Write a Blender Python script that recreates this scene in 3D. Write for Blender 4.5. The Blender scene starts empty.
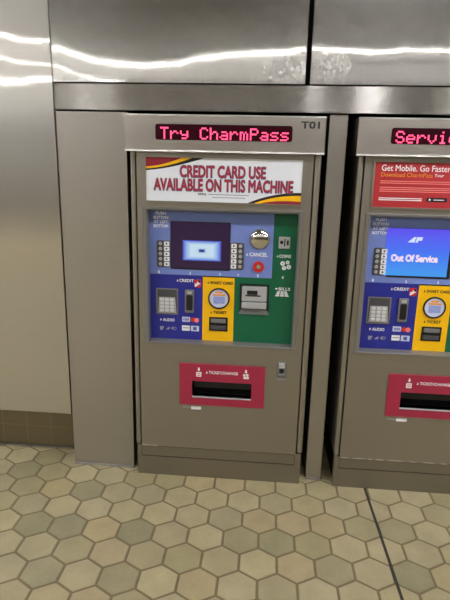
import bpy, bmesh, math, random
from mathutils import Matrix, Vector
random.seed(7)
C = bpy.context.scene.collection
scn = bpy.context.scene

# ------------------------------------------------------------------ helpers
def lin(r, g, b):
    f = lambda c: c / 12.92 if c <= .04045 else ((c + .055) / 1.055) ** 2.4
    return (f(r / 255), f(g / 255), f(b / 255), 1)

def new_mat(name):
    m = bpy.data.materials.new(name); m.use_nodes = True
    return m, m.node_tree.nodes, m.node_tree.links, m.node_tree.nodes['Principled BSDF']

def plain(name, col, rough=.5, metal=0., noise=.06, scale=40, spec=.5, coat=0.):
    """painted / plastic surface with faint procedural mottling"""
    m, N, L, b = new_mat(name)
    tc = N.new('ShaderNodeTexCoord'); no = N.new('ShaderNodeTexNoise')
    no.inputs['Scale'].default_value = scale; no.inputs['Detail'].default_value = 3
    mx = N.new('ShaderNodeMix'); mx.data_type = 'RGBA'
    mx.inputs['A'].default_value = [c * (1 - noise) for c in col[:3]] + [1]
    mx.inputs['B'].default_value = [min(1, c * (1 + noise)) for c in col[:3]] + [1]
    L.new(tc.outputs['Object'], no.inputs['Vector'])
    L.new(no.outputs['Fac'], mx.inputs['Factor'])
    L.new(mx.outputs['Result'], b.inputs['Base Color'])
    b.inputs['Roughness'].default_value = rough
    b.inputs['Metallic'].default_value = metal
    b.inputs['Specular IOR Level'].default_value = spec
    b.inputs['Coat Weight'].default_value = coat
    return m

def glow(name, col, strength, base=(0.02, 0.02, 0.02, 1)):
    m, N, L, b = new_mat(name)
    b.inputs['Base Color'].default_value = base
    b.inputs['Emission Color'].default_value = col
    b.inputs['Emission Strength'].default_value = strength
    b.inputs['Roughness'].default_value = .4
    return m

TAXIS = 'Z'
def brushed(name, col, r_sharp, r_wide, mix, aniso=0., grain=(3, 3, 180), wear=None):
    """stainless steel: a polished lobe over a wide brushed lobe; grain is a stretched noise"""
    m, N, L, b = new_mat(name)
    tc = N.new('ShaderNodeTexCoord'); mp = N.new('ShaderNodeMapping'); no = N.new('ShaderNodeTexNoise')
    mp.inputs['Scale'].default_value = grain
    no.inputs['Scale'].default_value = 1; no.inputs['Detail'].default_value = 4
    L.new(tc.outputs['Object'], mp.inputs['Vector']); L.new(mp.outputs['Vector'], no.inputs['Vector'])
    # large soft smudges
    n2 = N.new('ShaderNodeTexNoise'); n2.inputs['Scale'].default_value = 2.3; n2.inputs['Detail'].default_value = 5
    L.new(tc.outputs['Object'], n2.inputs['Vector'])
    ad = N.new('ShaderNodeMath'); ad.operation = 'MULTIPLY_ADD'; ad.inputs[1].default_value = .6
    L.new(n2.outputs['Fac'], ad.inputs[0]); L.new(no.outputs['Fac'], ad.inputs[2])
    cr = N.new('ShaderNodeMapRange'); cr.inputs['From Min'].default_value = .4; cr.inputs['From Max'].default_value = 1.2
    cr.inputs['To Min'].default_value = .955; cr.inputs['To Max'].default_value = 1.035
    L.new(ad.outputs[0], cr.inputs['Value'])
    mu = N.new('ShaderNodeMix'); mu.data_type = 'RGBA'; mu.blend_type = 'MULTIPLY'; mu.inputs['Factor'].default_value = 1
    mu.inputs['A'].default_value = col
    L.new(cr.outputs['Result'], mu.inputs['B'])
    tan = N.new('ShaderNodeCombineXYZ'); tan.inputs[TAXIS].default_value = 1
    b.inputs['Metallic'].default_value = 1; b.inputs['Roughness'].default_value = r_wide
    L.new(mu.outputs['Result'], b.inputs['Base Color'])
    b2 = N.new('ShaderNodeBsdfPrincipled'); b2.inputs['Metallic'].default_value = 1
    b2.inputs['Roughness'].default_value = r_sharp
    L.new(mu.outputs['Result'], b2.inputs['Base Color'])
    if aniso:
        for q in (b, b2):
            q.inputs['Anisotropic'].default_value = aniso
            L.new(tan.outputs[0], q.inputs['Tangent'])
    ms = N.new('ShaderNodeMixShader'); ms.inputs[0].default_value = mix
    L.new(b.outputs[0], ms.inputs[1]); L.new(b2.outputs[0], ms.inputs[2])
    out = N['Material Output']
    L.new(ms.outputs[0], out.inputs['Surface'])
    if wear:
        # scuffed patches (x centre, z centre, half x, half z) where something has rubbed the sheet
        sp = N.new('ShaderNodeSeparateXYZ'); L.new(tc.outputs['Object'], sp.inputs[0])
        wn = N.new('ShaderNodeTexNoise'); wn.inputs['Scale'].default_value = 80; wn.inputs['Detail'].default_value = 3
        mw = N.new('ShaderNodeMapping'); mw.inputs['Scale'].default_value = (1.3, 1, .8); mw.inputs['Rotation'].default_value = (0, .5, 0)
        L.new(tc.outputs['Object'], mw.inputs['Vector']); L.new(mw.outputs['Vector'], wn.inputs['Vector'])
        def dist(axis, c, h):
            a = N.new('ShaderNodeMath'); a.operation = 'SUBTRACT'; a.inputs[1].default_value = c
            L.new(sp.outputs[axis], a.inputs[0])
            d = N.new('ShaderNodeMath'); d.operation = 'DIVIDE'; d.inputs[1].default_value = h
            L.new(a.outputs[0], d.inputs[0])
            s = N.new('ShaderNodeMath'); s.operation = 'POWER'; s.inputs[1].default_value = 2
            L.new(d.outputs[0], s.inputs[0]); return s
        tot = None
        for (cx, cz, hx, hz) in wear:
            s = N.new('ShaderNodeMath'); s.operation = 'ADD'
            L.new(dist('X', cx, hx).outputs[0], s.inputs[0]); L.new(dist('Z', cz, hz).outputs[0], s.inputs[1])
            g = N.new('ShaderNodeMapRange'); g.inputs['From Min'].default_value = 1.15; g.inputs['From Max'].default_value = 0
            g.clamp = True
            L.new(s.outputs[0], g.inputs['Value'])
            if tot is None: tot = g.outputs['Result']
            else:
                mxx = N.new('ShaderNodeMath'); mxx.operation = 'MAXIMUM'
                L.new(tot, mxx.inputs[0]); L.new(g.outputs['Result'], mxx.inputs[1]); tot = mxx.outputs[0]
        bu = N.new('ShaderNodeBump'); bu.inputs['Distance'].default_value = .02
        L.new(wn.outputs['Fac'], bu.inputs['Height'])
        st = N.new('ShaderNodeMath'); st.operation = 'MULTIPLY'; st.inputs[1].default_value = .07
        L.new(tot, st.inputs[0]); L.new(st.outputs[0], bu.inputs['Strength'])
        L.new(bu.outputs[0], b2.inputs['Normal'])
        sk = N.new('ShaderNodeMapRange'); sk.inputs['From Min'].default_value = .54; sk.inputs['From Max'].default_value = .66
        L.new(wn.outputs['Fac'], sk.inputs['Value'])
        sm = N.new('ShaderNodeMath'); sm.operation = 'MULTIPLY'; L.new(sk.outputs[0], sm.inputs[0]); L.new(st.outputs[0], sm.inputs[1])
        wc = N.new('ShaderNodeMix'); wc.data_type = 'RGBA'; sm2 = N.new('ShaderNodeMath'); sm2.operation = 'MULTIPLY'; sm2.inputs[1].default_value = 14; sm2.use_clamp = True; L.new(sm.outputs[0], sm2.inputs[0]); sm = sm2; wc.inputs['B'].default_value = lin(246, 246, 244)
        L.new(sm.outputs[0], wc.inputs['Factor']); L.new(mu.outputs['Result'], wc.inputs['A'])
        L.new(wc.outputs['Result'], b.inputs['Base Color']); L.new(wc.outputs['Result'], b2.inputs['Base Color'])
        rr_ = N.new('ShaderNodeMath'); rr_.operation = 'MULTIPLY_ADD'; rr_.inputs[1].default_value = .25; rr_.inputs[2].default_value = r_wide
        L.new(sm.outputs[0], rr_.inputs[0]); L.new(rr_.outputs[0], b.inputs['Roughness'])
    return m

def obj(name, bm, mat, parent=None, smooth=False, origin=(0, 0, 0)):
    """link a bmesh as ONE mesh object; origin moves the mesh so that it is local to its parent"""
    me = bpy.data.meshes.new(name)
    bmesh.ops.recalc_face_normals(bm, faces=bm.faces)
    bm.to_mesh(me); bm.free()
    if smooth:
        for p in me.polygons: p.use_smooth = True
    for mm in (mat if isinstance(mat, (list, tuple)) else [mat]): me.materials.append(mm)
    o = bpy.data.objects.new(name, me); C.objects.link(o)
    if parent: o.parent = parent
    return o

def struct(name, bm, mat, smooth=False):
    o = obj(name, bm, mat, None, smooth); o['kind'] = 'structure'; return o

def box(bm, x0, x1, y0, y1, z0, z1, bev=0., seg=2):
    r = bmesh.ops.create_cube(bm, size=1)
    vs = r['verts']
    for v in vs:
        v.co = Vector((x0 + (v.co.x + .5) * (x1 - x0), y0 + (v.co.y + .5) * (y1 - y0), z0 + (v.co.z + .5) * (z1 - z0)))
    if bev:
        es = list({e for v in vs for e in v.link_edges})
        bmesh.ops.bevel(bm, geom=es, offset=bev, segments=seg, affect='EDGES', profile=.5)
    return bm

def B(x0, x1, y0, y1, z0, z1, bev=0.): return box(bmesh.new(), x0, x1, y0, y1, z0, z1, bev)

def poly(bm, pts, y0, y1):
    """polygon in x,z extruded from y0 (front) to y1"""
    a = [bm.verts.new((x, y0, z)) for x, z in pts]; b = [bm.verts.new((x, y1, z)) for x, z in pts]
    bm.faces.new(a); bm.faces.new(b[::-1])
    n = len(pts)
    for i in range(n):
        j = (i + 1) % n
        bm.faces.new((a[i], b[i], b[j], a[j]))
    return bm

def disc(bm, cx, cz, r, y0, y1, n=32, r2=None):
    """round puck; r2 = front radius (bevelled) """
    r2 = r if r2 is None else r2
    ang = [2 * math.pi * i / n for i in range(n)]
    a = [bm.verts.new((cx + r2 * math.cos(t), y0, cz + r2 * math.sin(t))) for t in ang]
    b = [bm.verts.new((cx + r * math.cos(t), y1, cz + r * math.sin(t))) for t in ang]
    bm.faces.new(a); bm.faces.new(b[::-1])
    for i in range(n):
        j = (i + 1) % n
        bm.faces.new((a[i], b[i], b[j], a[j]))
    return bm

def ring(bm, cx, cz, r_in, r_out, y0, y1, n=36):
    ang = [2 * math.pi * i / n for i in range(n)]
    P = []
    for (r, y) in ((r_out, y1), (r_out, y0), (r_in, y0), (r_in, y1)):
        P.append([bm.verts.new((cx + r * math.cos(t), y, cz + r * math.sin(t))) for t in ang])
    for k in range(4):
        p, q = P[k], P[(k + 1) % 4]
        for i in range(n):
            j = (i + 1) % n
            bm.faces.new((p[i], q[i], q[j], p[j]))
    return bm

def dome(bm, cx, cz, r, h, y0, n=36, m=8):
    rows = []
    for k in range(m):
        a = math.pi / 2 * k / m
        rr, yy = r * math.cos(a), y0 - h * math.sin(a)
        rows.append([bm.verts.new((cx + rr * math.cos(2 * math.pi * i / n), yy, cz + rr * math.sin(2 * math.pi * i / n))) for i in range(n)])
    tip = bm.verts.new((cx, y0 - h, cz))
    for p, q in zip(rows, rows[1:]):
        for i in range(n):
            j = (i + 1) % n; bm.faces.new((p[i], q[i], q[j], p[j]))
    for i in range(n): bm.faces.new((rows[-1][i], tip, rows[-1][(i + 1) % n]))
    bm.faces.new(rows[0][::-1])
    return bm

def rrect(x0, x1, z0, z1, r, n=5):
    pts = []
    for cx, cz, a0 in ((x1 - r, z0 + r, -90), (x1 - r, z1 - r, 0), (x0 + r, z1 - r, 90), (x0 + r, z0 + r, 180)):
        for i in range(n + 1):
            t = math.radians(a0 + 90 * i / n); pts.append((cx + r * math.cos(t), cz + r * math.sin(t)))
    return pts

def holed(bm, x0, x1, z0, z1, holes, y0, y1):
    """sheet in the x,z plane with rectangular holes (hx0,hx1,hz0,hz1), y0 front, y1 back"""
    xs = sorted({x0, x1, *[h[0] for h in holes], *[h[1] for h in holes]})
    zs = sorted({z0, z1, *[h[2] for h in holes], *[h[3] for h in holes]})
    def solid(i, k):
        if not (0 <= i < len(xs) - 1 and 0 <= k < len(zs) - 1): return False
        cx, cz = (xs[i] + xs[i + 1]) / 2, (zs[k] + zs[k + 1]) / 2
        return not any(h[0] < cx < h[1] and h[2] < cz < h[3] for h in holes)
    V = {}
    def v(i, k, y):
        key = (i, k, y)
        if key not in V: V[key] = bm.verts.new((xs[i], y, zs[k]))
        return V[key]
    for i in range(len(xs) - 1):
        for k in range(len(zs) - 1):
            if not solid(i, k): continue
            bm.faces.new((v(i, k, y0), v(i + 1, k, y0), v(i + 1, k + 1, y0), v(i, k + 1, y0)))
            bm.faces.new((v(i, k, y1), v(i, k + 1, y1), v(i + 1, k + 1, y1), v(i + 1, k, y1)))
            for di, dk, e in ((-1, 0, ((i, k), (i, k + 1))), (1, 0, ((i + 1, k), (i + 1, k + 1))),
                              (0, -1, ((i, k), (i + 1, k))), (0, 1, ((i, k + 1), (i + 1, k + 1)))):
                if not solid(i + di, k + dk):
                    (a, b), (c, d) = e
                    bm.faces.new((v(a, b, y0), v(a, b, y1), v(c, d, y1), v(c, d, y0)))
    return bm

def text_bm(bm, s, x0, x1, z0, z1, y, bold=0., shear=0., depth=.0006):
    """lettering fitted into the box x0..x1, z0..z1, front at y"""
    cu = bpy.data.curves.new('lettering', 'FONT'); cu.body = s; cu.shear = shear
    cu.extrude = .01; cu.resolution_u = 3
    t = bpy.data.objects.new('lettering', cu); C.objects.link(t)
    dg = bpy.context.evaluated_depsgraph_get()
    me = bpy.data.meshes.new_from_object(t.evaluated_get(dg))
    bpy.data.objects.remove(t); bpy.data.curves.remove(cu)
    if not me.vertices: return bm
    xs = [v.co.x for v in me.vertices]; ys = [v.co.y for v in me.vertices]
    ax, bx, ay, by = min(xs), max(xs), min(ys), max(ys)
    if bold:                                             # heavier strokes: the same outline laid again, slightly shifted
        src = bmesh.new(); src.from_mesh(me); base = src.verts[:] ; out = bmesh.new()
        n = 8 if bold > .04 else 4
        for i in range(n):
            a = 2 * math.pi * (i + .5) / n; tmp = bpy.data.meshes.new('tmp'); cp = src.copy()
            bmesh.ops.translate(cp, verts=cp.verts, vec=(bold * math.cos(a), bold * math.sin(a), i * .004)); cp.to_mesh(tmp); cp.free()
            out.from_mesh(tmp); bpy.data.meshes.remove(tmp)
        src.free(); out.to_mesh(me); out.free()
        xs = [v.co.x for v in me.vertices]; ys = [v.co.y for v in me.vertices]
        ax, bx, ay, by = min(xs), max(xs), min(ys), max(ys)
    for v in me.vertices:
        co = v.co.copy()
        v.co = (x0 + (co.x - ax) / (bx - ax) * (x1 - x0), y - (co.z + .01) / .02 * depth,
                z0 + (co.y - ay) / (by - ay) * (z1 - z0))
    bm.from_mesh(me); bpy.data.meshes.remove(me)
    return bm

def tri_up(bm, cx, cz, w, h, y, d=.0006):
    return poly(bm, [(cx - w / 2, cz - h / 2), (cx + w / 2, cz - h / 2), (cx, cz + h / 2)], y - d, y)

# ------------------------------------------------------------------ materials
M = {}
STEEL = lin(176, 172, 164)
M['clad'] = brushed('clad_steel', lin(196, 194, 190), .05, .24, .4, .0, (2, 2, 220),
                    wear=[(.478, 1.918, .10, .055), (.668, 1.925, .09, .062)])
M['band'] = brushed('band_steel', lin(178, 174, 170), .26, .27, .6, 1., (220, 2, 2))
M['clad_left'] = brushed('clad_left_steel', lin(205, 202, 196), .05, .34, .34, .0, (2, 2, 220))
M['pilaster'] = brushed('pilaster_steel', lin(180, 175, 168), .30, .46, .4, .3, (2, 2, 220))
M['door'] = brushed('door_steel', lin(166, 160, 150), .34, .5, .4, .2, (2, 2, 240))
M['hood'] = brushed('hood_steel', lin(200, 192, 187), .26, .42, .5, .3, (2, 2, 240))
M['edge'] = brushed('edge_steel', lin(226, 224, 220), .19, .3, .7)
M['bezel'] = plain('satin_aluminium', lin(136, 134, 132), .36, .45, .03)
M['kick'] = brushed('kick_steel', lin(150, 143, 132), .4, .55, .4)
M['chrome'] = plain('chrome', (.72, .69, .64, 1), .14, 1., .02)
M['silver'] = plain('silver_grey', lin(186, 187, 192), .35, .3, .05)
M['grey'] = plain('dark_grey_plastic', lin(74, 74, 78), .4)
M['midgrey'] = plain('mid_grey_plastic', lin(128, 128, 132), .4, .3)
M['black'] = plain('black_plastic', lin(20, 20, 22), .45)
M['void'] = plain('dark_void', lin(16, 16, 17), .9, 0, .1, 8, .1)
M['blue'] = plain('light_blue_panel', lin(118, 138, 208), .38, 0, .04)
M['navy'] = plain('navy_panel', lin(38, 44, 146), .38, 0, .04)
M['yellow'] = plain('yellow_panel', lin(255, 194, 4), .38, 0, .03)
M['green'] = plain('green_panel', lin(8, 98, 66), .38, 0, .04)
M['red'] = plain('red_plate', lin(162, 38, 68), .4, 0, .05)
M['signred'] = plain('sign_red', lin(182, 46, 52), .45, 0, .04)
M['maroon'] = plain('sign_maroon', lin(150, 28, 48), .45, 0, .04)
M['white'] = plain('white_print', lin(238, 238, 242), .5, 0, .02)
M['signwhite'] = plain('sign_white', lin(240, 244, 255), .4, 0, .02)
M['ink'] = plain('black_print', lin(24, 22, 26), .5)
M['shadowink'] = plain('slate_print', lin(92, 92, 120), .5)
M['redprint'] = plain('red_print', lin(186, 34, 58), .5)
M['orange'] = plain('orange_print', lin(236, 150, 40), .5)
M['pinkprint'] = plain('pale_red_print', lin(232, 128, 126), .5)
M['greyprint'] = plain('grey_print', lin(150, 150, 170), .5)
M['cardblue'] = plain('card_blue', lin(70, 90, 170), .5)
M['cardred'] = plain('card_red', lin(205, 40, 40), .5)
M['lilac'] = plain('lilac_print', lin(150, 165, 225), .4, 0, .2, 90)
M['palelilac'] = plain('pale_lilac_print', lin(205, 212, 238), .4, 0, .04)
M['keys'] = plain('pale_metal_keys', lin(228, 230, 234), .35, .2, .04)
M['led'] = glow('led_lit', (1, .085, .22, 1), 5.6, (.2, .01, .03, 1))
M['ledback'] = glow('led_backing', (.5, .004, .05, 1), .06, (.02, .002, .006, 1)); M['ledback'].node_tree.nodes['Principled BSDF'].inputs['Specular IOR Level'].default_value = .1
M['sticker'] = plain('white_sticker', lin(236, 236, 240), .5, 0, .02)
M['scuff'] = plain('bare_scratched_edge', lin(225, 222, 212), .4, .4, .2, 120)
M['ceil'] = plain('ceiling_concrete', lin(120, 118, 114), .9, 0, .08, 3)
M['conc'] = plain('station_wall', lin(112, 107, 98), .85, 0, .1, 2)
M['housing'] = plain('lamp_housing', lin(200, 200, 198), .5)
M['lampA'] = glow('lamp_diffuser', (1, .985, .96, 1), 210, (.8, .8, .8, 1))
M['lampN'] = glow('downlight_diffuser', (1, .985, .96, 1), 125, (.8, .8, .8, 1))
M['lampS'] = glow('spot_diffuser', (1, .99, 1, 1), 200, (.8, .8, .8, 1))
M['addedglow'] = glow('added_ceiling_glow', (1, .99, .99, 1), 1.6, (.5, .5, .5, 1))
M['joint'] = plain('dark_rubber_joint', lin(48, 42, 34), .8)
M['caulk'] = plain('grey_caulk', lin(130, 126, 122), .7, 0, .25, 60)

def purple_screen():
    """a dim purple display showing a lit frame of nested rectangles"""
    m, N, L, b = new_mat('display_purple')
    tc = N.new('ShaderNodeTexCoord'); sp = N.new('ShaderNodeSeparateXYZ'); L.new(tc.outputs['Object'], sp.inputs[0])
    def part(axis, c, h):
        a = N.new('ShaderNodeMath'); a.operation = 'SUBTRACT'; a.inputs[1].default_value = c; L.new(sp.outputs[axis], a.inputs[0])
        q = N.new('ShaderNodeMath'); q.operation = 'ABSOLUTE'; L.new(a.outputs[0], q.inputs[0])
        d = N.new('ShaderNodeMath'); d.operation = 'DIVIDE'; d.inputs[1].default_value = h; L.new(q.outputs[0], d.inputs[0])
        return d.outputs[0]
    mx = N.new('ShaderNodeMath'); mx.operation = 'MAXIMUM'
    L.new(part('X', .1377 - CX, .0895), mx.inputs[0]); L.new(part('Z', 1.1468, .047), mx.inputs[1])
    r = N.new('ShaderNodeValToRGB'); e = r.color_ramp.elements
    e[0].position = 0; e[0].color = lin(28, 48, 120)
    e[1].position = .12; e[1].color = lin(60, 92, 170)
    for p_, c_ in ((.2, lin(205, 232, 255)), (.55, lin(214, 240, 255)), (.8, lin(150, 185, 250)), (.95, lin(88, 100, 215)), (1.0, lin(64, 52, 128)), (1.07, lin(44, 24, 58))):
        k = e.new(p_); k.color = c_
    L.new(mx.outputs[0], r.inputs[0])
    L.new(r.outputs[0], b.inputs['Emission Color']); b.inputs['Emission Strength'].default_value = 2.3
    b.inputs['Base Color'].default_value = (.006, .004, .009, 1); b.inputs['Roughness'].default_value = .25
    return m

def blue_screen():
    m, N, L, b = new_mat('display_blue')
    tc = N.new('ShaderNodeTexCoord'); sp = N.new('ShaderNodeSeparateXYZ'); L.new(tc.outputs['Object'], sp.inputs[0])
    mr = N.new('ShaderNodeMapRange'); mr.inputs['From Min'].default_value = 1.07; mr.inputs['From Max'].default_value = 1.28
    L.new(sp.outputs['Z'], mr.inputs['Value'])
    r = N.new('ShaderNodeValToRGB'); e = r.color_ramp.elements
    e[0].position = 0; e[0].color = lin(62, 150, 232); e[1].position = 1; e[1].color = lin(92, 74, 232)
    k = e.new(.5); k.color = lin(66, 112, 238)
    L.new(mr.outputs[0], r.inputs[0]); L.new(r.outputs[0], b.inputs['Emission Color'])
    b.inputs['Emission Strength'].default_value = 2.9
    b.inputs['Base Color'].default_value = (.01, .01, .02, 1); b.inputs['Roughness'].default_value = .25
    return m

# ------------------------------------------------------------------ the setting
def floor_material():
    m, N, L, b = new_mat('hex_tile')
    at = N.new('ShaderNodeVertexColor'); at.layer_name = 'tile'
    tc = N.new('ShaderNodeTexCoord')
    no = N.new('ShaderNodeTexNoise'); no.inputs['Scale'].default_value = 9; no.inputs['Detail'].default_value = 6
    n2 = N.new('ShaderNodeTexNoise'); n2.inputs['Scale'].default_value = 60; n2.inputs['Detail'].default_value = 3
    L.new(tc.outputs['Object'], no.inputs['Vector']); L.new(tc.outputs['Object'], n2.inputs['Vector'])
    mr = N.new('ShaderNodeMapRange'); mr.inputs['From Min'].default_value = .3; mr.inputs['From Max'].default_value = .7
    mr.inputs['To Min'].default_value = .88; mr.inputs['To Max'].default_value = 1.08
    L.new(no.outputs['Fac'], mr.inputs['Value'])
    m2 = N.new('ShaderNodeMapRange'); m2.inputs['From Min'].default_value = .3; m2.inputs['From Max'].default_value = .7
    m2.inputs['To Min'].default_value = .96; m2.inputs['To Max'].default_value = 1.04
    L.new(n2.outputs['Fac'], m2.inputs['Value'])
    pr = N.new('ShaderNodeMath'); pr.operation = 'MULTIPLY'
    L.new(mr.outputs[0], pr.inputs[0]); L.new(m2.outputs[0], pr.inputs[1])
    mu = N.new('ShaderNodeMix'); mu.data_type = 'RGBA'; mu.blend_type = 'MULTIPLY'; mu.inputs['Factor'].default_value = 1
    L.new(at.outputs['Color'], mu.inputs['A']); L.new(pr.outputs[0], mu.inputs['B'])
    L.new(mu.outputs['Result'], b.inputs['Base Color'])
    b.inputs['Roughness'].default_value = .55
    return m
GROUT = lin(108, 95, 68)
TAN = [lin(160, 149, 117), lin(155, 145, 114), lin(157, 143, 110), lin(152, 142, 111), lin(147, 138, 107)]
GREY = [lin(139, 131, 101), lin(133, 127, 99), lin(141, 132, 101)]
DARK = {(0, -4), (0, -3), (2, -3), (0, -1), (-2, -3), (-2, -1), (2, -5), (3, -6), (4, -5), (3, -2), (3, -1), (0, 2), (0, 4), (0, 3), (1, 6), (-1, 6)}
def make_floor():
    p = .15; h = p * .8660254; R_ = p / math.sqrt(3); g = .0056
    bm = bmesh.new(); cl = bm.loops.layers.float_color.new('tile')
    def paint(f, c):
        for l in f.loops: l[cl] = c
    x0, x1, y0, y1 = -9, 7, -4.3, .6
    f = bm.faces.new([bm.verts.new(c) for c in ((x0, y0, -.0025), (x1, y0, -.0025), (x1, y1, -.0025), (x0, y1, -.0025))]); paint(f, GROUT)
    f = bm.faces.new([bm.verts.new(c) for c in ((x0, -16, -.0025), (x1, -16, -.0025), (x1, y0, -.0025), (x0, y0, -.0025))]); paint(f, TAN[2])
    for r in range(-30, 8):
        cy = -.424 + r * h
        for k in range(-32, 34):
            cx = p * (k + .5 + .5 * (r % 2))
            if not (-4 < cx < 4.5 and cy < .52): continue
            c = random.choice(GREY) if ((r, k) in DARK or ((r < -3 or abs(k) > 7) and random.random() < .25)) else random.choice(TAN)
            j = random.uniform(.95, 1.05); c = (c[0] * j, c[1] * j, c[2] * j * random.uniform(.95, 1.05), 1)
            top, low = [], []
            for i in range(6):
                a = math.radians(60 * i + 30)
                top.append(bm.verts.new((cx + (R_ - g - .0022) * math.cos(a), cy + (R_ - g - .0022) * math.sin(a), 0)))
                low.append(bm.verts.new((cx + (R_ - g) * math.cos(a), cy + (R_ - g) * math.sin(a), -.0026)))
            paint(bm.faces.new(top), c)
            for i in range(6):
                n = (i + 1) % 6
                paint(bm.faces.new((low[i], low[n], top[n], top[i])), c)
    me = bpy.data.meshes.new('floor'); bm.normal_update(); bm.to_mesh(me); bm.free()
    me.materials.append(floor_material())
    o = bpy.data.objects.new('floor', me); C.objects.link(o); o['kind'] = 'structure'
make_floor()
bm = bmesh.new(); poly(bm, [(.958, -.004), (.970, -.004), (.970, .0008), (.958, .0008)], -4, .05)
bmesh.ops.rotate(bm, verts=bm.verts, cent=(.964, 0, 0), matrix=Matrix.Rotation(math.radians(1.4), 3, 'Z'))
struct('trim_1', bm, M['joint'])

def interp(pts, x):
    if x <= pts[0][0]: return pts[0][1]
    for (a, u), (b, v) in zip(pts, pts[1:]):
        if x <= b:
            t = (x - a) / (b - a); t = t * t * (3 - 2 * t); return u + (v - u) * t
    return pts[-1][1]

def wavy_panel(name, x0, x1, z0, z1, y, curves, mat, back=.03):
    """sheet steel cladding, slightly oil-canned.  curves: list of (slope(x) points, level z) bottom to top:
    the backward lean of the sheet at that height; integrated upwards to give the sheet's real shape"""
    bm = bmesh.new()
    nx = max(8, int((x1 - x0) / .015)); zs = []
    z = z0
    while z < z1 - 1e-6:
        zs.append(z); z += .012 if 1.7 < z < 2.35 else .04
    zs.append(z1)
    G = []
    for i in range(nx + 1):
        x = x0 + (x1 - x0) * i / nx
        cu = [(zz(x) if callable(zz) else zz, interp(c, x)) for c, zz in curves]
        s = 0; col = []
        ref = None; yy = []
        for k, zc in enumerate(zs):
            if k: s += interp(cu, (zc + zs[k - 1]) / 2) * (zc - zs[k - 1])
            yy.append(s)
        mid = min(range(len(zs)), key=lambda k: abs(zs[k] - 1.95))
        G.append([bm.verts.new((x, y + yy[k] - yy[mid], zs[k])) for k in range(len(zs))])
    for i in range(nx):
        for k in range(len(zs) - 1):
            f = bm.faces.new((G[i][k], G[i + 1][k], G[i + 1][k + 1], G[i][k + 1])); f.smooth = True
    # returned edges
    per = [G[i][0] for i in range(nx + 1)] + G[nx][1:] + [G[i][-1] for i in range(nx - 1, -1, -1)] + G[0][-2:0:-1]
    fr = [bm.verts.new(v.co) for v in per]; bk = [bm.verts.new((v.co.x, y + back, v.co.z)) for v in per]
    n = len(per)
    for i in range(n):
        j = (i + 1) % n; bm.faces.new((fr[j], fr[i], bk[i], bk[j]))
    bm.faces.new(bk)
    me = bpy.data.meshes.new(name); bm.normal_update(); bm.to_mesh(me); bm.free(); me.materials.append(mat)
    o = bpy.data.objects.new(name, me); C.objects.link(o); o['kind'] = 'structure'
    return o

HC, YA, YB, YC = 2.982, -4.80, -5.63, -7.34          # ceiling height and the three lamp rows along the hall
EY, EZ = -2.278, 1.515
def lean(z, yl): return ((HC - z) / (.045 - yl) - (z - EZ) / (.045 - EY)) / 2
A1 = [(-.52, 1.998), (-.49, 2.004), (-.43, 1.982), (-.34, 1.957), (-.2, 1.944), (-.08, 1.938), (0, 1.945), (.14, 1.970), (.25, 1.982), (.42, 1.990), (.56, 2.0)]
B1 = [(-.52, 1.938), (-.47, 1.92), (-.4, 1.892), (-.32, 1.876), (-.25, 1.868), (.56, 1.868)]
def aff(tr, yl): return [(x, lean(z, yl)) for x, z in tr]
zA = lambda tr: (lambda x: interp(tr, x))
wavy_panel('wall_upper_left', -.520, .562, 1.862, 2.998, .045,
           [(aff(B1, YB), zA(B1)), (aff(A1, YA), zA(A1)), ([(0, .0)], 2.3)], M['clad'])
A2 = [(.58, 2.004), (.68, 1.998), (.80, 1.991), (.90, 1.992), (.96, 2.004), (1.02, 1.998), (1.1, 1.999), (1.7, 1.99)]
wavy_panel('wall_upper_right', .583, 1.75, 1.862, 2.998, .045,
           [([(0, .0)], 1.862), (aff(A2, YA), zA(A2)), ([(0, 0)], 2.3)], M['clad'])
AL = [(-1.2, 2.035), (-.76, 2.047), (-.72, 2.052), (-.67, 2.034), (-.6, 2.026), (-.53, 2.030)]
BL = [(-1.2, 1.99), (-.75, 1.968), (-.68, 1.945), (-.62, 1.938), (-.53, 1.932)]
CL = [(-1.2, 1.87), (-.75, 1.864), (-.66, 1.864), (-.6, 1.876), (-.53, 1.876)]
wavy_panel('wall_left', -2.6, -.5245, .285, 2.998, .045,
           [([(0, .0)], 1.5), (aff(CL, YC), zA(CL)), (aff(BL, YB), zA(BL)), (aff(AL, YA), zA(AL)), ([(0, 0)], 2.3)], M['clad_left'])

# tiled base wall under the left cladding
def brick_mat():
    m, N, L, b = new_mat('brown_wall_tile')
    tc = N.new('ShaderNodeTexCoord'); sp = N.new('ShaderNodeSeparateXYZ'); cb = N.new('ShaderNodeCombineXYZ')
    L.new(tc.outputs['Object'], sp.inputs[0]); L.new(sp.outputs['X'], cb.inputs['X']); L.new(sp.outputs['Z'], cb.inputs['Y'])
    mp = N.new('ShaderNodeMapping'); mp.inputs['Location'].default_value = (.843 + .135, .027, 0); L.new(cb.outputs[0], mp.inputs['Vector'])
    br = N.new('ShaderNodeTexBrick'); br.offset = 0; br.inputs['Scale'].default_value = 1
    br.inputs['Brick Width'].default_value = .136; br.inputs['Row Height'].default_value = .147; br.inputs['Mortar Size'].default_value = .003
    br.inputs['Color1'].default_value = lin(120, 106, 76); br.inputs['Color2'].default_value = lin(110, 98, 70); br.inputs['Mortar'].default_value = lin(130, 117, 87)
    L.new(mp.outputs[0], br.inputs['Vector']); L.new(br.outputs['Color'], b.inputs['Base Color']); b.inputs['Roughness'].default_value = .4
    return m
struct('baseboard_left', B(-3.2, -.45, .2, .3, -.003, .9), brick_mat())
bm = bmesh.new(); poly(bm, [(-3.2, -.002), (-.45, -.002), (-.45, .006), (-3.2, .006)], .188, .2); struct('trim_2', bm, M['caulk'])
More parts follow.
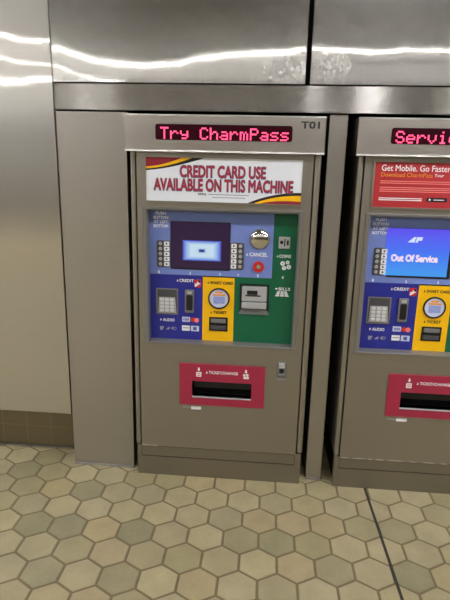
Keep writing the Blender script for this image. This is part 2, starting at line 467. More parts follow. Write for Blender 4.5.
# pilaster left of the machine, pillar between machines, band above
bm = B(-.5215, -.205, .055, .19, 0, 1.742, .0015); struct('wall_pilaster', bm, M['pilaster'])
bm = B(.677, .753, .06, .5, 0, 1.744, .0015); struct('wall_pillar', bm, M['pilaster'])
bm = B(1.66, 1.735, .06, .5, 0, 1.744, .0015); struct('wall_right', bm, M['pilaster'])
bm = B(-.5215, 2.6, .047, .5, 1.749, 1.8575, .0015)
for v in bm.verts:                                       # the band leans back a little towards its top edge
    if v.co.y < .1: v.co.y += (v.co.z - 1.749) * .05
struct('trim_3', bm, M['band'])
bm = bmesh.new(); box(bm, -3.2, 2.6, .08, .5, 1.8575, 3.0); box(bm, -3.2, -.5215, .3, .5, 0, 1.86); box(bm, -3.2, -.5215, .08, .3, .9, 1.86); box(bm, 1.735, 4, .06, .5, 0, 1.749)
box(bm, 2.6, 4, .06, .5, 1.749, 3.0)
struct('wall_core', bm, M['void'])
struct('wall_back', B(-9, 7, .5, .62, -.05, 3.0), M['void'])
bm = bmesh.new(); poly(bm, [(-.52, -.002), (-.205, -.002), (-.205, .005), (-.52, .005)], .045, .055)
poly(bm, [(.677, -.002), (.753, -.002), (.753, .005), (.677, .005)], .05, .06); struct('trim_4', bm, M['caulk'])
# the rest of the hall, behind the camera
struct('ceiling', B(-9, 7, -16, .62, 3.0, 3.1), M['ceil'])
struct('wall_front', B(-9, 7, -16.1, -16, -.05, 3.0), M['conc'])
struct('wall_far_left', B(-9.1, -9, -16.1, .62, -.05, 3.0), M['conc'])
struct('wall_far_right', B(7, 7.1, -16.1, .62, -.05, 3.0), M['conc'])

# ------------------------------------------------------------------ ceiling lamps
def lamp(x0, x1, y0, y1, mat, label, group, drop=.05):
    r = bpy.data.objects.new('ceiling_light', None); C.objects.link(r)
    cx, cy = (x0 + x1) / 2, (y0 + y1) / 2
    r.location = (cx, cy, 3.0); r['label'] = label; r['category'] = 'ceiling light'; r['group'] = group
    w, d = (x1 - x0) / 2, (y1 - y0) / 2
    bm = bmesh.new()
    for a in ((-w - .02, -w, -d - .02, d + .02), (w, w + .02, -d - .02, d + .02), (-w, w, -d - .02, -d), (-w, w, d, d + .02)):
        box(bm, *a, -drop, 0)
    obj('housing', bm, M['housing'], r)
    obj('diffuser', B(-w, w, -d, d, -drop + .004, -.002), mat, r)
FL = 'long fluorescent ceiling light in a row running parallel to the steel wall'
for yl, wd, a, b in ((YA, .045, -8.6, 6.2), (YB, .04, -8.6, -1.75), (YC, .13, -8.6, -2.75)):
    n = max(1, round((b - a) / 1.35)); s = (b - a) / n
    for i in range(n):
        lamp(a + i * s + .02, a + (i + 1) * s - .02, yl - wd / 2, yl + wd / 2, M['lampA'], FL, 'fluorescent ceiling lights', .036)
for x, w in ((-2.25, 1.3), (-3.7, 1.3), (-5.15, 1.3), (2.35, 1.3), (3.8, 1.3), (5.25, 1.3)):
    lamp(x - w / 2, x + w / 2, -1.32, -1.08, M['lampN'], 'narrow recessed ceiling light close in front of the ticket machines', 'recessed lights near the wall')
for x, w in ((.735, .05), (1.135, .15), (-.80, .03), (-.98, .04)):
    lamp(x - w / 2, x + w / 2, -1.36, -1.04, M['lampS'], 'short bright spotlight in the ceiling above the ticket machines', 'ceiling spotlights')
for ya, yb in ((-5.53, -4.88), (-7.2, -5.72), (-9.4, -7.5), (-11.6, -9.5), (-14, -11.7)):  # added glow surfaces standing in for the bright far ceiling mirrored in the steel
    for k in range(5):
        lamp(-8.8 + k * 3.1, -5.85 + k * 3.1, ya, yb, M['addedglow'], 'large dim white glow panel added to stand for the bright ceiling down the hall', 'added ceiling glow panels', .007)

# ------------------------------------------------------------------ the ticket machines
CX = .235
M['purple'] = purple_screen(); M['bluescr'] = blue_screen()
K = 1.0176
def PX(x): return .43 + (x - .43) * K
def PZ(z): return 1.515 + (z - 1.515) * K
YP = .040                                            # depth of the recessed control face
FONT57 = {'T': '11111 00100 00100 00100 00100 00100 00100', 'r': '00000 00000 10110 11001 10000 10000 10000', 'y': '00000 00000 10001 10001 01111 00001 01110',
 'C': '01110 10001 10000 10000 10000 10001 01110', 'h': '10000 10000 10110 11001 10001 10001 10001', 'a': '00000 00000 01110 00001 01111 10001 01111',
 'm': '00000 00000 11010 10101 10101 10101 10101', 'P': '11110 10001 10001 11110 10000 10000 10000', 's': '00000 00000 01111 10000 01110 00001 11110',
 'S': '01110 10001 10000 01110 00001 10001 01110', 'e': '00000 00000 01110 10001 11111 10000 01110', 'v': '00000 00000 10001 10001 10001 01010 00100',
 'i': '00100 00000 01100 00100 00100 00100 01110', 'c': '00000 00000 01110 10000 10000 10001 01110', ' ': ' '.join(['00000'] * 7)}

def make_machine(mx, variant, label):
    root = bpy.data.objects.new('ticket_machine', None); C.objects.link(root)
    root.location = (mx, 0, 0); root['label'] = label; root['category'] = 'ticket machine'
    def part(name, bm, mat, parent=None, smooth=False, label=None):
        bmesh.ops.translate(bm, verts=bm.verts, vec=(-CX, 0, 0))
        o = obj(name, bm, mat, parent or root, smooth)
        if label: o['label'] = label
        return o
    T = text_bm
    # --- shell
    bm = bmesh.new(); box(bm, -.165, .635, .045, .45, .0, 1.60)
    part('cabinet', bm, M['void'], label='dark inner cabinet')
    part('side_rail', B(-.177, -.1535, .0, .45, .167, 1.585, .009), M['door'])
    part('side_rail', B(.620, .647, .0, .45, .170, 1.585, .009), M['door'])
    bm = bmesh.new()
    holed(bm, -.172, .642, 0, .166, [(-.151, .6125, .1015, .1055), (-.151, -.1495, .1055, .158), (.611, .6125, .1055, .158), (-.151, .6125, .158, .1600)], .004, .045)
    part('kick_plate', bm, M['kick'])
    # --- door with openings for the control face and the ticket tray
    HX0, HX1, HZ0, HZ1 = -.104, .566, .714, 1.327
    bm = bmesh.new()
    holed(bm, -.149, .6155, .162, 1.5765, [(HX0 - .005, HX1 + .005, HZ0 - .005, HZ1 + .005), (.104, .388, .443, .526)], 0, .04)
    door = part('door', bm, M['door'])
    if variant == 1:
        pts = [(-.147, .1625)]; x = -.147
        part('worn_edge', poly(bmesh.new(), [(-.147, .162), (-.07, .162), (-.075, .1648), (-.1, .164), (-.12, .165), (-.147, .1645)], -.0006, .002), M['scuff'], door)
    else:
        bm = bmesh.new(); x = -.147; rnd = random.Random(3)
        while x < .60:
            w = rnd.uniform(.03, .09); h = rnd.uniform(.0015, .0042)
            poly(bm, [(x, .162), (x + w, .162), (x + w * .9, .162 + h * .6), (x + w * .5, .162 + h), (x + .01, .162 + h * .7)], -.0006, .002); x += w + rnd.uniform(.002, .03)
        part('worn_edge', bm, M['scuff'], door)
    # --- bezel
    bm = bmesh.new()
    o_, i_ = (-.128, .585, .706, 1.342), (HX0, HX1, HZ0, HZ1)
    def loop(r, y): return [bm.verts.new((x, y, z)) for x, z in ((r[0], r[2]), (r[1], r[2]), (r[1], r[3]), (r[0], r[3]))]
    l = [loop(o_, .0), loop((o_[0] + .003, o_[1] - .003, o_[2] + .003, o_[3] - .003), -.007), loop((i_[0] - .006, i_[1] + .006, i_[2] - .004, i_[3] + .006), -.007), loop(i_, -.001), loop((i_[0], i_[1], i_[2] + .0035, i_[3]), .0405)]
    for a, b in zip(l, l[1:]):
        for k in range(4): bm.faces.new((a[k], a[(k + 1) % 4], b[(k + 1) % 4], b[k]))
    part('bezel', bm, M['bezel'])
    # --- recessed coloured control face
    xb, xg = PX(.4615), PX(.57); x0 = PX(-.104) - .004
    zb, zt, z0 = PZ(1.039), PZ(1.33) + .004, PZ(.712) - .006
    xn, xy = PX(.1485), PX(.294)
    d = .012
    up = part('display_panel', B(x0, xb - .0008, YP, YP + d, zb, zt), M['blue'], label='light blue panel')
    nv = part('card_panel', B(x0, xn - .0005, YP, YP + d, z0, zb - .0015), M['navy'], label='navy blue panel')
    yl = part('ticket_panel', B(xn + .0005, xy - .0005, YP - .001, YP + d, z0, zb - .006), M['yellow'], label='yellow panel')
    gr = bmesh.new(); poly(gr, [(xy + .0005, z0), (xg + .004, z0), (xg + .004, zt), (xb + .0008, zt), (xb + .0008, zb - .0015), (xy + .0005, zb - .0015)], YP, YP + d)
    gr = part('cash_panel', gr, M['green'], label='dark green panel')
    Y = YP
    def t(s, a, b, c, e, **k): return T(bmesh.new(), s, PX(a), PX(b), PZ(c), PZ(e), Y, **k)
    def tt(bm, s, a, b, c, e, **k): return T(bm, s, PX(a), PX(b), PZ(c), PZ(e), Y, **k)
    # light blue: instructions, column numbers, cancel
    bm = bmesh.new()
    for i, s in enumerate(('PUSH', 'BUTTON', 'AT LEFT', 'BOTTOM')):
        w = .066 if i else .046
        tt(bm, s, -.043 - w / 2, -.043 + w / 2, 1.309 - i * .019, 1.322 - i * .019, bold=.035)
    part('lettering', bm, M['white'], up); bm = bmesh.new()
    for s, xx in (('1', -.054), ('2', .09), ('3', .227), ('4', .309), ('5', .398)):
        tt(bm, s, xx - .0035, xx + .0035, 1.0425, 1.055, bold=.035)
        part('column_number', bm, M['white'], up); bm = bmesh.new()
    tt(bm, 'CANCEL', .357, .438, 1.136, 1.153, bold=.035); tri_up(bm, PX(.346), PZ(1.1445), .009, .012, Y)
    part('lettering', bm, M['white'], up)
    # display
    bm = bmesh.new(); poly(bm, rrect(PX(.0), PX(.2705), PZ(1.066), PZ(1.282), .004), Y - .002, Y + .004)
    scr = part('screen', bm, M['black'])
    if variant == 1:
        part('picture', B(PX(.0025), PX(.2675), Y - .0032, Y - .001, PZ(1.0715), PZ(1.279)), M['purple'], scr, label='dim purple picture with a glowing pale rectangle')
    else:
        part('picture', B(PX(-.013), PX(.2575), Y - .0032, Y - .001, PZ(1.0745), PZ(1.281)), M['bluescr'], scr, label='bright blue picture')
        bm = bmesh.new(); tt(bm, 'Out Of Service', .0135, .212, 1.137, 1.169, bold=.045, depth=.0006)
        bm2 = bmesh.new()
        poly(bm2, [(PX(a), PZ(b)) for a, b in ((.077, 1.222), (.103, 1.2455), (.113, 1.2455), (.1075, 1.234), (.106, 1.222))], Y - .0042, Y - .003)
        poly(bm2, [(PX(a), PZ(b)) for a, b in ((.109, 1.222), (.116, 1.2455), (.14, 1.2455), (.136, 1.231), (.122, 1.231), (.119, 1.222))], Y - .0042, Y - .003)
        bmesh.ops.translate(bm, verts=bm.verts, vec=(0, -.0034, 0))
        M.setdefault('pinkglow', glow('message_white', lin(255, 226, 240), 2.8)); M.setdefault('paleglow', glow('logo_white', lin(220, 232, 255), 2.6))
        part('message', bm, M['pinkglow'], scr); part('emblem', bm2, M['paleglow'], scr)
    # selection button strips either side of the display
    for sx0, sx1, bx, lx in ((-.062, -.004, -.046, -.0165), (.269, .332, .316, .287)):
        bm = bmesh.new(); poly(bm, rrect(PX(sx0), PX(sx1), PZ(1.073), PZ(1.194), .008), Y - .003, Y)
        st = part('button_strip', bm, M['grey'])
        bm = bmesh.new()
        for i in range(5):
            zc = 1.180 - i * .0232
            poly(bm, rrect(PX(lx - .012), PX(lx + .012), PZ(zc - .0098), PZ(zc + .0098), .002), Y - .0045, Y - .002)
        part('letter_tag', bm, M['white'], st)
        bm = bmesh.new()
        for i, ch in enumerate('ABCDE' if sx0 < 0 else 'FGHJK'):
            zc = 1.180 - i * .0232
            poly(bm, [(PX(lx - .004), PZ(zc - .006)), (PX(lx + .005), PZ(zc)), (PX(lx - .004), PZ(zc + .006))][::(1 if sx0 > 0 else -1)], Y - .0052, Y - .004)
        part('arrow_mark', bm, M['ink'], st)
        for i in range(5):
            bm = bmesh.new(); disc(bm, PX(bx), PZ(1.180 - i * .0232), .0088, Y - .009, Y - .002, 20, .0068)
            part('button', bm, M['silver'], st)
    # convex mirror dome
    bm = bmesh.new(); dome(bm, PX(.4005), PZ(1.2135), .0435, .017, Y - .002); ob = part('mirror_dome', bm, M['chrome'], None, True, label='shiny convex chrome disc')
    bm = bmesh.new(); ring(bm, PX(.4005), PZ(1.2135), .043, .0465, Y - .004, Y); part('rim', bm, M['midgrey'], ob)
    # cancel button
    bm = bmesh.new(); ring(bm, PX(.399), PZ(1.0895), .0125, .0255, Y - .006, Y); cb = part('cancel_button', bm, M['cardred'], label='red ring around a small steel button')
    bm = bmesh.new(); disc(bm, PX(.399), PZ(1.0895), .0125, Y - .004, Y, 24, .0105); part('button_cap', bm, M['chrome'], cb)
    # green: coins and notes
    bm = bmesh.new(); box(bm, PX(.484), PX(.534), Y - .008, Y, PZ(1.176), PZ(1.228), .003); cs = part('coin_slot', bm, M['silver'], label='square steel coin slot')
    bm = bmesh.new(); box(bm, PX(.508), PX(.513), Y - .0095, Y - .007, PZ(1.187), PZ(1.219)); disc(bm, PX(.497), PZ(1.204), .008, Y - .0095, Y - .007, 20)
    box(bm, PX(.519), PX(.528), Y - .0095, Y - .007, PZ(1.192), PZ(1.213)); part('slot_opening', bm, M['black'], cs)
    bm = bmesh.new()
    tt(bm, 'COINS', .4895, .541, 1.1345, 1.1485, bold=.035); tri_up(bm, PX(.482), PZ(1.1415), .008, .011, Y)
    part('lettering', bm, M['white'], gr); bm = bmesh.new()
    for cx, cz, r in ((.506, 1.1085, .0105), (.528, 1.114, .0085), (.513, 1.088, .0095), (.534, 1.0935, .0105)):
        ring(bm, PX(cx), PZ(cz), .0025, r, Y - .0006, Y, 20)
    part('coin_pictogram', bm, M['white'], gr); bm = bmesh.new()
    tt(bm, '6', .506, .5135, 1.0395, 1.052, bold=.035); part('column_number', bm, M['white'], gr); bm = bmesh.new()
    tt(bm, 'BILLS', .494, .546, .985, .999, bold=.035)
    poly(bm, [(PX(.477), PZ(.992)), (PX(.485), PZ(.998)), (PX(.485), PZ(.986))], Y - .0006, Y); poly(bm, [(PX(.485), PZ(.994)), (PX(.4905), PZ(.994)), (PX(.4905), PZ(.990)), (PX(.485), PZ(.990))], Y - .0006, Y)
    part('lettering', bm, M['white'], gr); bm = bmesh.new()
    for i in range(3):                                   # little picture of a row of banknotes
        for j in range(3):
            za, zb_ = .957 + j * .0085, .9642 + j * .0085
            f = lambda u, z: (.51 + (u - .5) * (.066 - (z - .957) * .9), z)
            q = [f(i / 3 + .03, za), f((i + 1) / 3 - .03, za), f((i + 1) / 3 - .03, zb_), f(i / 3 + .03, zb_)]
            poly(bm, [(PX(a), PZ(b)) for a, b in q], Y - .0006, Y)
    part('banknote_pictogram', bm, M['white'], gr)
    ba = part('bill_acceptor', holed(bmesh.new(), PX(.319), PX(.452), PZ(.868), PZ(1.010), [(PX(.3265), PX(.4445), PZ(.894), PZ(1.003))], Y - .003, Y), M['black'], label='grey banknote slot unit in a black surround')
    bm = bmesh.new(); box(bm, PX(.329), PX(.4415), Y - .014, Y, PZ(.93), PZ(1.000), .004); box(bm, PX(.329), PX(.4415), Y - .020, Y, PZ(.897), PZ(.927), .005)
    part('note_guide', bm, M['silver'], ba)
    bm = bmesh.new(); box(bm, PX(.352), PX(.4), Y - .0155, Y - .012, PZ(.962), PZ(.982), .002); box(bm, PX(.345), PX(.414), Y - .0155, Y - .012, PZ(.955), PZ(.961))
    part('note_slot', bm, M['black'], ba)
    bm = bmesh.new(); poly(bm, [(PX(.316), PZ(.868)), (PX(.455), PZ(.868)), (PX(.4445), PZ(.891)), (PX(.3265), PZ(.891))], Y - .006, Y); part('lip', bm, M['midgrey'], ba)
    # navy: keypad, card reader, card marks
    kp = part('keypad', holed(bmesh.new(), PX(-.067), PX(.035), PZ(.850), PZ(.9735), [(PX(-.061), PX(.029), PZ(.857), PZ(.968))], Y - .004, Y), M['midgrey'], label='steel telephone style keypad in a grey frame')
    part('backplate', B(PX(-.061), PX(.029), Y - .0022, Y - .0002, PZ(.857), PZ(.968)), M['grey'], kp)
    bm = bmesh.new()
    poly(bm, [(PX(-.057), PZ(.858)), (PX(.027), PZ(.858)), (PX(.021), PZ(.932)), (PX(-.054), PZ(.932))], Y - .006, Y - .001)
    part('key_plate', bm, M['silver'], kp)
    for r in range(4):
        for c in range(3):
            kx, kz = -.040 + c * .0235, .9215 - r * .0172
            part('key', B(PX(kx - .0085), PX(kx + .0085), Y - .009, Y - .005, PZ(kz - .0062), PZ(kz + .0062), .0015), M['keys'], kp)
    cr = part('card_reader', B(PX(.067), PX(.110), Y - .010, Y, PZ(.863), PZ(.973), .005), M['midgrey'], label='vertical grey card reader')
    bm = bmesh.new(); poly(bm, rrect(PX(.0745), PX(.1035), PZ(.876), PZ(.948), .006), Y - .0112, Y - .009); part('card_slot', bm, M['black'], cr)
    bm = bmesh.new(); poly(bm, rrect(PX(.078), PX(.100), PZ(.953), PZ(.966), .003), Y - .0112, Y - .009); part('card_lip', bm, M['silver'], cr)
    bm = bmesh.new()
    tt(bm, 'CREDIT', .040, .107, 1.0065, 1.0205, bold=.035); tri_up(bm, PX(.032), PZ(1.0135), .008, .012, Y); part('lettering', bm, M['white'], nv); bm = bmesh.new()
    tt(bm, 'AUDIO', -.037, .018, .8155, .8295, bold=.035); poly(bm, [(PX(-.049), PZ(.816)), (PX(-.041), PZ(.8225)), (PX(-.049), PZ(.829))], Y - .0006, Y)
    part('lettering', bm, M['white'], nv)
    bm = bmesh.new()                                     # pictograms: jack, volume, loudspeaker
    poly(bm, [(PX(a), PZ(b)) for a, b in ((-.051, .772), (-.037, .772), (-.037, .782), (-.033, .782), (-.033, .79), (-.051, .79))], Y - .0006, Y)
    poly(bm, [(PX(a), PZ(b)) for a, b in ((-.025, .776), (-.006, .776), (-.006, .790))], Y - .0006, Y)
    poly(bm, [(PX(a), PZ(b)) for a, b in ((.002, .779), (.006, .779), (.012, .773), (.012, .791), (.006, .786), (.002, .786))], Y - .0006, Y)
    ring(bm, PX(.019), PZ(.782), .0055, .008, Y - .0006, Y, 16)
    part('pictogram', bm, M['greyprint'], nv)
    # hand holding a card, in a red mark
    bm = bmesh.new(); poly(bm, rrect(PX(.109), PX(.141), PZ(.983), PZ(1.0205), .009), Y - .0006, Y); hm = part('card_mark', bm, M['cardred'], label='red mark with a white hand and card')
    bm = bmesh.new(); poly(bm, [(PX(a), PZ(b)) for a, b in ((.111, .986), (.121, .989), (.133, .999), (.139, 1.001), (.130, 1.006), (.1255, 1.012), (.121, 1.003), (.112, 1.000))], Y - .0012, Y - .0004); part('hand', bm, M['white'], hm)
    bm = bmesh.new(); poly(bm, [(PX(a), PZ(b)) for a, b in ((.127, 1.008), (.137, 1.005), (.139, 1.015), (.129, 1.017))], Y - .0012, Y - .0004); part('card', bm, M['ink'], hm)
    # payment marks
    dm = part('payment_mark', B(PX(.054), PX(.091), Y - .0006, Y, PZ(.8165), PZ(.8405)), M['palelilac'], label='white and blue VISA mark')
    bm = bmesh.new(); tt(bm, 'VISA', .0585, .0865, .8225, .8345, bold=.03, shear=.25); bmesh.ops.translate(bm, verts=bm.verts, vec=(0, -.0006, 0)); part('print', bm, M['cardblue'], dm)
    bm = bmesh.new(); disc(bm, PX(.105), PZ(.8275), .0112, Y - .0006, Y, 24); dm = part('payment_mark', bm, M['cardred'], label='mark of two overlapping red and pale discs')
    bm = bmesh.new(); disc(bm, PX(.122), PZ(.8265), .0112, Y - .0012, Y - .0002, 24); part('print', bm, M['pinkprint'], dm)
    dm = part('payment_mark', B(PX(.053), PX(.0895), Y - .0006, Y, PZ(.7735), PZ(.7985)), M['white'], label='white card mark with a grey line')
    part('print', B(PX(.057), PX(.086), Y - .0012, Y - .0002, PZ(.785), PZ(.7895)), M['greyprint'], dm)
    dm = part('payment_mark', B(PX(.095), PX(.133), Y - .0006, Y, PZ(.7725), PZ(.7985)), M['palelilac'], label='pale card mark with a dark blue square')
    part('print', B(PX(.106), PX(.122), Y - .0012, Y - .0002, PZ(.7775), PZ(.7935)), M['cardblue'], dm)
    # yellow: smart card target and ticket slot
    Yk, Y = Y, YP - .001
    bm = bmesh.new()
    T(bm, 'SMART CARD', PX(.183), PX(.286), PZ(1.002), PZ(1.0155), Y, bold=.03); tri_up(bm, PX(.174), PZ(1.009), .008, .011, Y); part('lettering', bm, M['ink'], yl); bm = bmesh.new()
    T(bm, 'TICKET', PX(.199), PX(.261), PZ(.862), PZ(.8755), Y, bold=.035); tri_up(bm, PX(.190), PZ(.869), .008, .011, Y)
    part('lettering', bm, M['ink'], yl)
    bm = bmesh.new(); ring(bm, PX(.224), PZ(.9355), .0435, .0505, Y - .005, Y, 44); tg = part('card_target', bm, M['ink'], label='round pale smart card target with a dark rim')
    bm = bmesh.new(); disc(bm, PX(.224), PZ(.9355), .044, Y - .002, Y, 44); part('face', bm, M['palelilac'], tg)
    bm = bmesh.new(); box(bm, PX(.199), PX(.2515), Y - .003, Y - .0015, PZ(.912), PZ(.945)); disc(bm, PX(.213), PZ(.924), .0145, Y - .0034, Y - .0015, 24); part('picture', bm, M['lilac'], tg)
    bm = bmesh.new(); box(bm, PX(.207), PX(.24), Y - .003, Y - .0015, PZ(.9605), PZ(.9675)); box(bm, PX(.196), PX(.253), Y - .003, Y - .0015, PZ(.949), PZ(.956)); part('print', bm, M['orange'], tg)
    tk = part('ticket_slot', holed(bmesh.new(), PX(.181), PX(.267), PZ(.780), PZ(.846), [(PX(.187), PX(.261), PZ(.786), PZ(.840))], Y - .004, Y), M['ink'], label='small dark ticket slot with a grey flap')
    part('flap', B(PX(.189), PX(.2585), Y - .010, Y - .0002, PZ(.820), PZ(.839), .003), M['midgrey'], tk)
    bm = bmesh.new(); box(bm, PX(.187), PX(.261), Y - .0015, Y - .0002, PZ(.786), PZ(.840)); part('backplate', bm, M['black'], tk)
    part('lower_jaw', B(PX(.189), PX(.2585), Y - .006, Y - .0002, PZ(.787), PZ(.806), .002), M['grey'], tk)
    Y = Yk
    # --- red ticket and change tray
    bm = bmesh.new(); holed(bm, .043, .450, .402, .612, [(.104, .388, .443, .526)], -.009, .0)
    tr = part('ticket_tray', bm, M['red'], label='dark red ticket and change tray plate')
    bm = bmesh.new()                                     # tray box behind the plate
    for a in ((.098, .104, -.006, .13, .437, .532), (.388, .394, -.006, .13, .437, .532), (.104, .388, -.006, .13, .437, .443), (.104, .388, -.006, .13, .526, .532), (.098, .394, .13, .135, .437, .532)): box(bm, *a)
    part('tray_box', bm, M['grey'], tr, label='dark grey tray')
    part('tray_lip', B(.104, .388, -.012, -.004, .441, .4475, .0015), M['silver'], tr, label='pale steel lip')
    bm = bmesh.new(); poly(bm, [(.106, .5255), (.386, .5255), (.386, .478), (.106, .478)], .03, .034); part('tray_flap', bm, M['black'], tr)
    bm = bmesh.new()
    T(bm, 'TICKET/CHANGE', .183, .322, .567, .581, -.009, bold=.015); tri_up(bm, .174, .574, .008, .012, -.009)
    part('lettering', bm, M['white'], tr)
    for cx in (.1355, .360):
        bm = bmesh.new()
        poly(bm, [(cx - .0035, .586), (cx + .0035, .586), (cx + .0035, .596), (cx - .0035, .596)], -.0096, -.009); poly(bm, [(cx - .007, .586), (cx, .577), (cx + .007, .586)], -.0096, -.009)
        if cx < .2: poly(bm, rrect(.123, .148, .549, .573, .002), -.0096, -.009)
        else:
            for cx_, cz, r in ((.352, .568, .006), (.366, .570, .0065), (.355, .555, .0065), (.368, .556, .007)): ring(bm, cx_, cz, .002, r, -.0096, -.009, 16)
        part('ticket_pictogram' if cx < .2 else 'coin_pictogram', bm, M['white'], tr)
    bm = bmesh.new()
    for i in range(2): box(bm, .1275, .1435, -.0102, -.0094, .5545 + i * .008, .5585 + i * .008)
    part('ticket_lines', bm, M['pinkprint'], tr)
    # --- stickers, lock
    part('sticker', B(.098, .147, -.0012, 0, .3735, .3905), M['sticker'], label='small white sticker')
    part('sticker', B(.058, .093, -.0010, 0, .3815, .3875), M['silver'], label='small grey torn sticker')
    lk = part('lock', B(.505, .548, -.006, 0, .565, .643, .003), M['midgrey'], label='steel door lock plate')
    part('cover', B(.512, .541, -.010, -.004, .613, .636, .002), M['silver'], lk)
    bm = bmesh.new(); disc(bm, .5265, .599, .0115, -.009, -.004, 24); part('keyhole', bm, M['black'], lk)
    part('latch', B(.512, .541, -.0085, -.004, .570, .583, .002), M['midgrey'], lk)
    part('sticker', B(.509, .546, -.0010, 0, .550, .556), M['greyprint'], label='thin grey label under the lock')
    # --- advert / notice above the controls
    SX0, SX1, SZ0, SZ1 = -.106, .5705, 1.3695, 1.5545
    bm = bmesh.new(); holed(bm, SX0 - .008, SX1 + .008, SZ0 - .008, SZ1 + .008, [(SX0, SX1, SZ0, SZ1)], -.006, 0); sf = part('sign_frame', bm, M['door'])
    Y = -.003
    if variant == 1:
        sg = part('sign', B(SX0, SX1, Y, 0, SZ0, SZ1), M['signwhite'], label='white notice with red capitals')
        def U(u, v): return (SX0 + u * (SX1 - SX0), SZ1 - v * (SZ1 - SZ0))
        def edge(a, n=12):                                # smooth curve through quadratic control points
            (p0, p1, p2) = a
            return [((1 - s) ** 2 * p0[0] + 2 * s * (1 - s) * p1[0] + s * s * p2[0], (1 - s) ** 2 * p0[1] + 2 * s * (1 - s) * p1[1] + s * s * p2[1]) for s in [i / n for i in range(n + 1)]]
        c1 = edge(((0, .215), (.10, .20), (.235, 0))); c2 = edge(((0, .26), (.14, .23), (.30, 0))); c3 = edge(((0, .30), (.17, .25), (.375, 0)))
        d1 = edge(((.74, 1), (.85, .90), (1, .94))); d2 = edge(((.70, 1), (.84, .80), (1, .80))); d3 = edge(((.66, 1), (.82, .74), (1, .735)))
        for nm, mt, pg in (('corner_flash', 'maroon', [U(0, 0)] + [U(*q) for q in c1]), ('corner_flash', 'maroon', [U(*q) for q in d1] + [U(1, 1)]),
                           ('yellow_stripe', 'yellow', [U(*q) for q in c1] + [U(*q) for q in c2[::-1]]), ('yellow_stripe', 'yellow', [U(*q) for q in d2] + [U(*q) for q in d1[::-1]]),
                           ('black_stripe', 'ink', [U(*q) for q in c2] + [U(*q) for q in c3[::-1]]), ('black_stripe', 'ink', [U(*q) for q in d3] + [U(*q) for q in d2[::-1]])):
            part(nm, poly(bmesh.new(), pg, Y - .0006, Y), M[mt], sg)
        L1 = ('CREDIT CARD USE', .046, .412, 1.4745, 1.5225); L2 = ('AVAILABLE ON THIS MACHINE', -.069, .531, 1.4165, 1.466)
        bm = bmesh.new()
        for s, a, b, c, e in (L1, L2): T(bm, s, a - .0045, b + .0045, c - .0045, e + .0030, Y, bold=.055)
        part('letter_shadow', bm, M['shadowink'], sg)
        bm = bmesh.new()
        for s, a, b, c, e in (L1, L2): T(bm, s, a, b, c, e, Y - .0008, bold=.012)
        part('lettering', bm, M['redprint'], sg)
        bm = bmesh.new(); T(bm, 'MTA', .125, .16, 1.398, 1.4065, Y, bold=.05); part('emblem', bm, M['ink'], sg)
        bm = bmesh.new(); box(bm, .168, .345, Y - .0006, Y, 1.4005, 1.4035); box(bm, .185, .33, Y - .0006, Y, 1.3885, 1.3912); part('small_print', bm, M['greyprint'], sg)
    else:
        sg = part('sign', B(SX0, SX1, Y, 0, SZ0, SZ1), M['signred'], label='red advert with white headline')
        bm = bmesh.new(); T(bm, 'Get Mobile. Go Faster.', -.079, .207, 1.519, 1.5445, Y, bold=.01); part('lettering', bm, M['white'], sg); bm = bmesh.new(); T(bm, 'Your', .139, .178, 1.498, 1.5115, Y, bold=.01)
        part('lettering', bm, M['white'], sg)
        bm = bmesh.new(); T(bm, 'Download CharmPass', -.079, .132, 1.4955, 1.513, Y); part('tagline', bm, M['orange'], sg)
        bm = bmesh.new()
        for z in (1.478, 1.470, 1.452, 1.444, 1.436): box(bm, -.080, .30 if z != 1.470 else .24, Y - .0006, Y, z - .0022, z + .0016)
        part('small_print', bm, M['pinkprint'], sg)
        bm = bmesh.new()
        for z in (1.4075, 1.400): box(bm, -.080, .098, Y - .0006, Y, z - .0022, z + .0016)
        part('footer_print', bm, M['white'], sg)
        for a in (.118, .215):
            bm = bmesh.new(); poly(bm, rrect(a, a + .085, 1.395, 1.4135, .004), Y - .0006, Y); bd = part('store_badge', bm, M['ink'], sg)
            bm = bmesh.new(); poly(bm, [(a + .010, 1.399), (a + .019, 1.4045), (a + .010, 1.410)], Y - .0012, Y - .0004); box(bm, a + .028, a + .072, Y - .0012, Y - .0004, 1.4025, 1.4055); 
            bmesh.ops.translate(bm, verts=bm.verts, vec=(-CX, 0, 0)); bmesh.ops.translate(bm, verts=bm.verts, vec=(CX, 0, 0))
            part('badge_print', bm, M['white'], sg)
    # --- header with the lit display
    prof = [(.40, 1.7285), (-.021, 1.7285), (-.026, 1.7255), (-.026, 1.577), (.40, 1.577)]
    bm = bmesh.new(); hx0, hx1 = -.192, .654
    a = [bm.verts.new((hx0, y, z)) for y, z in prof]; b = [bm.verts.new((hx1, y, z)) for y, z in prof]
    bm.faces.new(a); bm.faces.new(b[::-1])
    for i in range(len(prof)):
        j = (i + 1) % len(prof); bm.faces.new((a[i], b[i], b[j], a[j]))
    hd = part('header', bm, M['hood'])
    for pr in ([(-.022, 1.7295), (-.0268, 1.7288), (-.0276, 1.7212), (-.0273, 1.7205), (-.024, 1.7205)],      # polished strips along the upper and lower edge
               [(-.024, 1.5860), (-.0288, 1.5853), (-.0298, 1.5778), (-.0293, 1.5768), (-.024, 1.5765)]):
        bm = bmesh.new(); a = [bm.verts.new((hx0 - .0008, y, z)) for y, z in pr]; b = [bm.verts.new((hx1 + .0008, y, z)) for y, z in pr]
        bm.faces.new(a); bm.faces.new(b[::-1])
        for i in range(len(pr)):
            j = (i + 1) % len(pr); bm.faces.new((a[i], b[i], b[j], a[j]))
        part('edge_strip', bm, M['edge'], hd, label='polished steel edge strip')
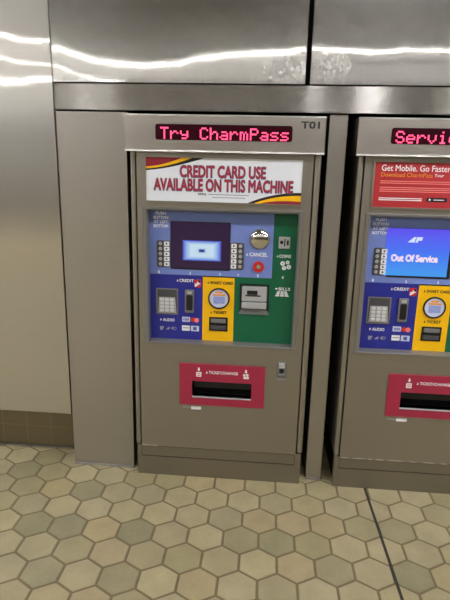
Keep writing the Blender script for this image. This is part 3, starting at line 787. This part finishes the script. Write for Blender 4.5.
    bm = bmesh.new(); poly(bm, rrect(-.058, .5185, 1.626, 1.6895, .010), -.0275, -.024); ld = part('led_display', bm, M['ledback'], label='dark red dot matrix display')
    msg, s0 = ('Try CharmPass', -.0365) if variant == 1 else ('Service', -.040)
    p_ = .54 / 77 if variant == 1 else .00705
    bm = bmesh.new(); x = s0
    for ch in msg:
        if ch == ' ': part('lit_lettering', bm, M['led'], ld, label='glowing pink red letters'); bm = bmesh.new()
        g = FONT57[ch].split()
        for r in range(7):
            for c in range(5):
                if g[r][c] == '1':
                    cx, cz = x + (c + .5) * p_, 1.6775 - (r + .5) * .0069
                    box(bm, cx - p_ * .44, cx + p_ * .44, -.0285, -.027, cz - .0030, cz + .0030)
        x += 6 * p_
    part('lit_lettering', bm, M['led'], ld, label='glowing pink red letters')
    if variant == 1:
        bm = bmesh.new(); T(bm, 'T01', .552, .629, 1.680, 1.7085, -.0262, bold=.035); part('number', bm, M['ink'], hd, label='black T01')
    return root

make_machine(CX, 1, 'steel ticket machine headed T01 with a white credit card notice and red tray')
make_machine(CX + .978, 2, 'steel ticket machine with a bright blue out of service screen and red advert')

# ------------------------------------------------------------------ camera, world, colour
cam = bpy.data.cameras.new('camera'); co = bpy.data.objects.new('camera', cam); C.objects.link(co)
yaw, pit, rol = -.0780, .2508, .0230
r = Vector((math.cos(yaw), -math.sin(yaw), 0)); f0 = Vector((math.sin(yaw), math.cos(yaw), 0)); u0 = Vector((0, 0, 1))
f = f0 * math.cos(pit) - u0 * math.sin(pit); u = u0 * math.cos(pit) + f0 * math.sin(pit)
rr = r * math.cos(rol) + u * math.sin(rol); uu = u * math.cos(rol) - r * math.sin(rol)
m = Matrix.Identity(4)
for i in range(3): m[i][0], m[i][1], m[i][2] = rr[i], uu[i], -f[i]
m.translation = (.4300, -2.2779, 1.5147)
co.matrix_world = m
cam.sensor_fit = 'VERTICAL'; cam.sensor_height = 36; cam.lens = 514.43 / 600 * 36; cam.clip_start = .05
scn.camera = co
w = bpy.data.worlds.new('world'); scn.world = w; w.use_nodes = True
w.node_tree.nodes['Background'].inputs[0].default_value = (.5, .5, .5, 1); w.node_tree.nodes['Background'].inputs[1].default_value = .2
scn.cycles.use_denoising = True
scn.cycles.max_bounces = 8; scn.cycles.diffuse_bounces = 4; scn.cycles.glossy_bounces = 4
scn.view_settings.view_transform = 'Standard'; scn.view_settings.look = 'None'; scn.view_settings.gamma = 1; scn.view_settings.use_curve_mapping = False
scn.view_settings.exposure = -1.5
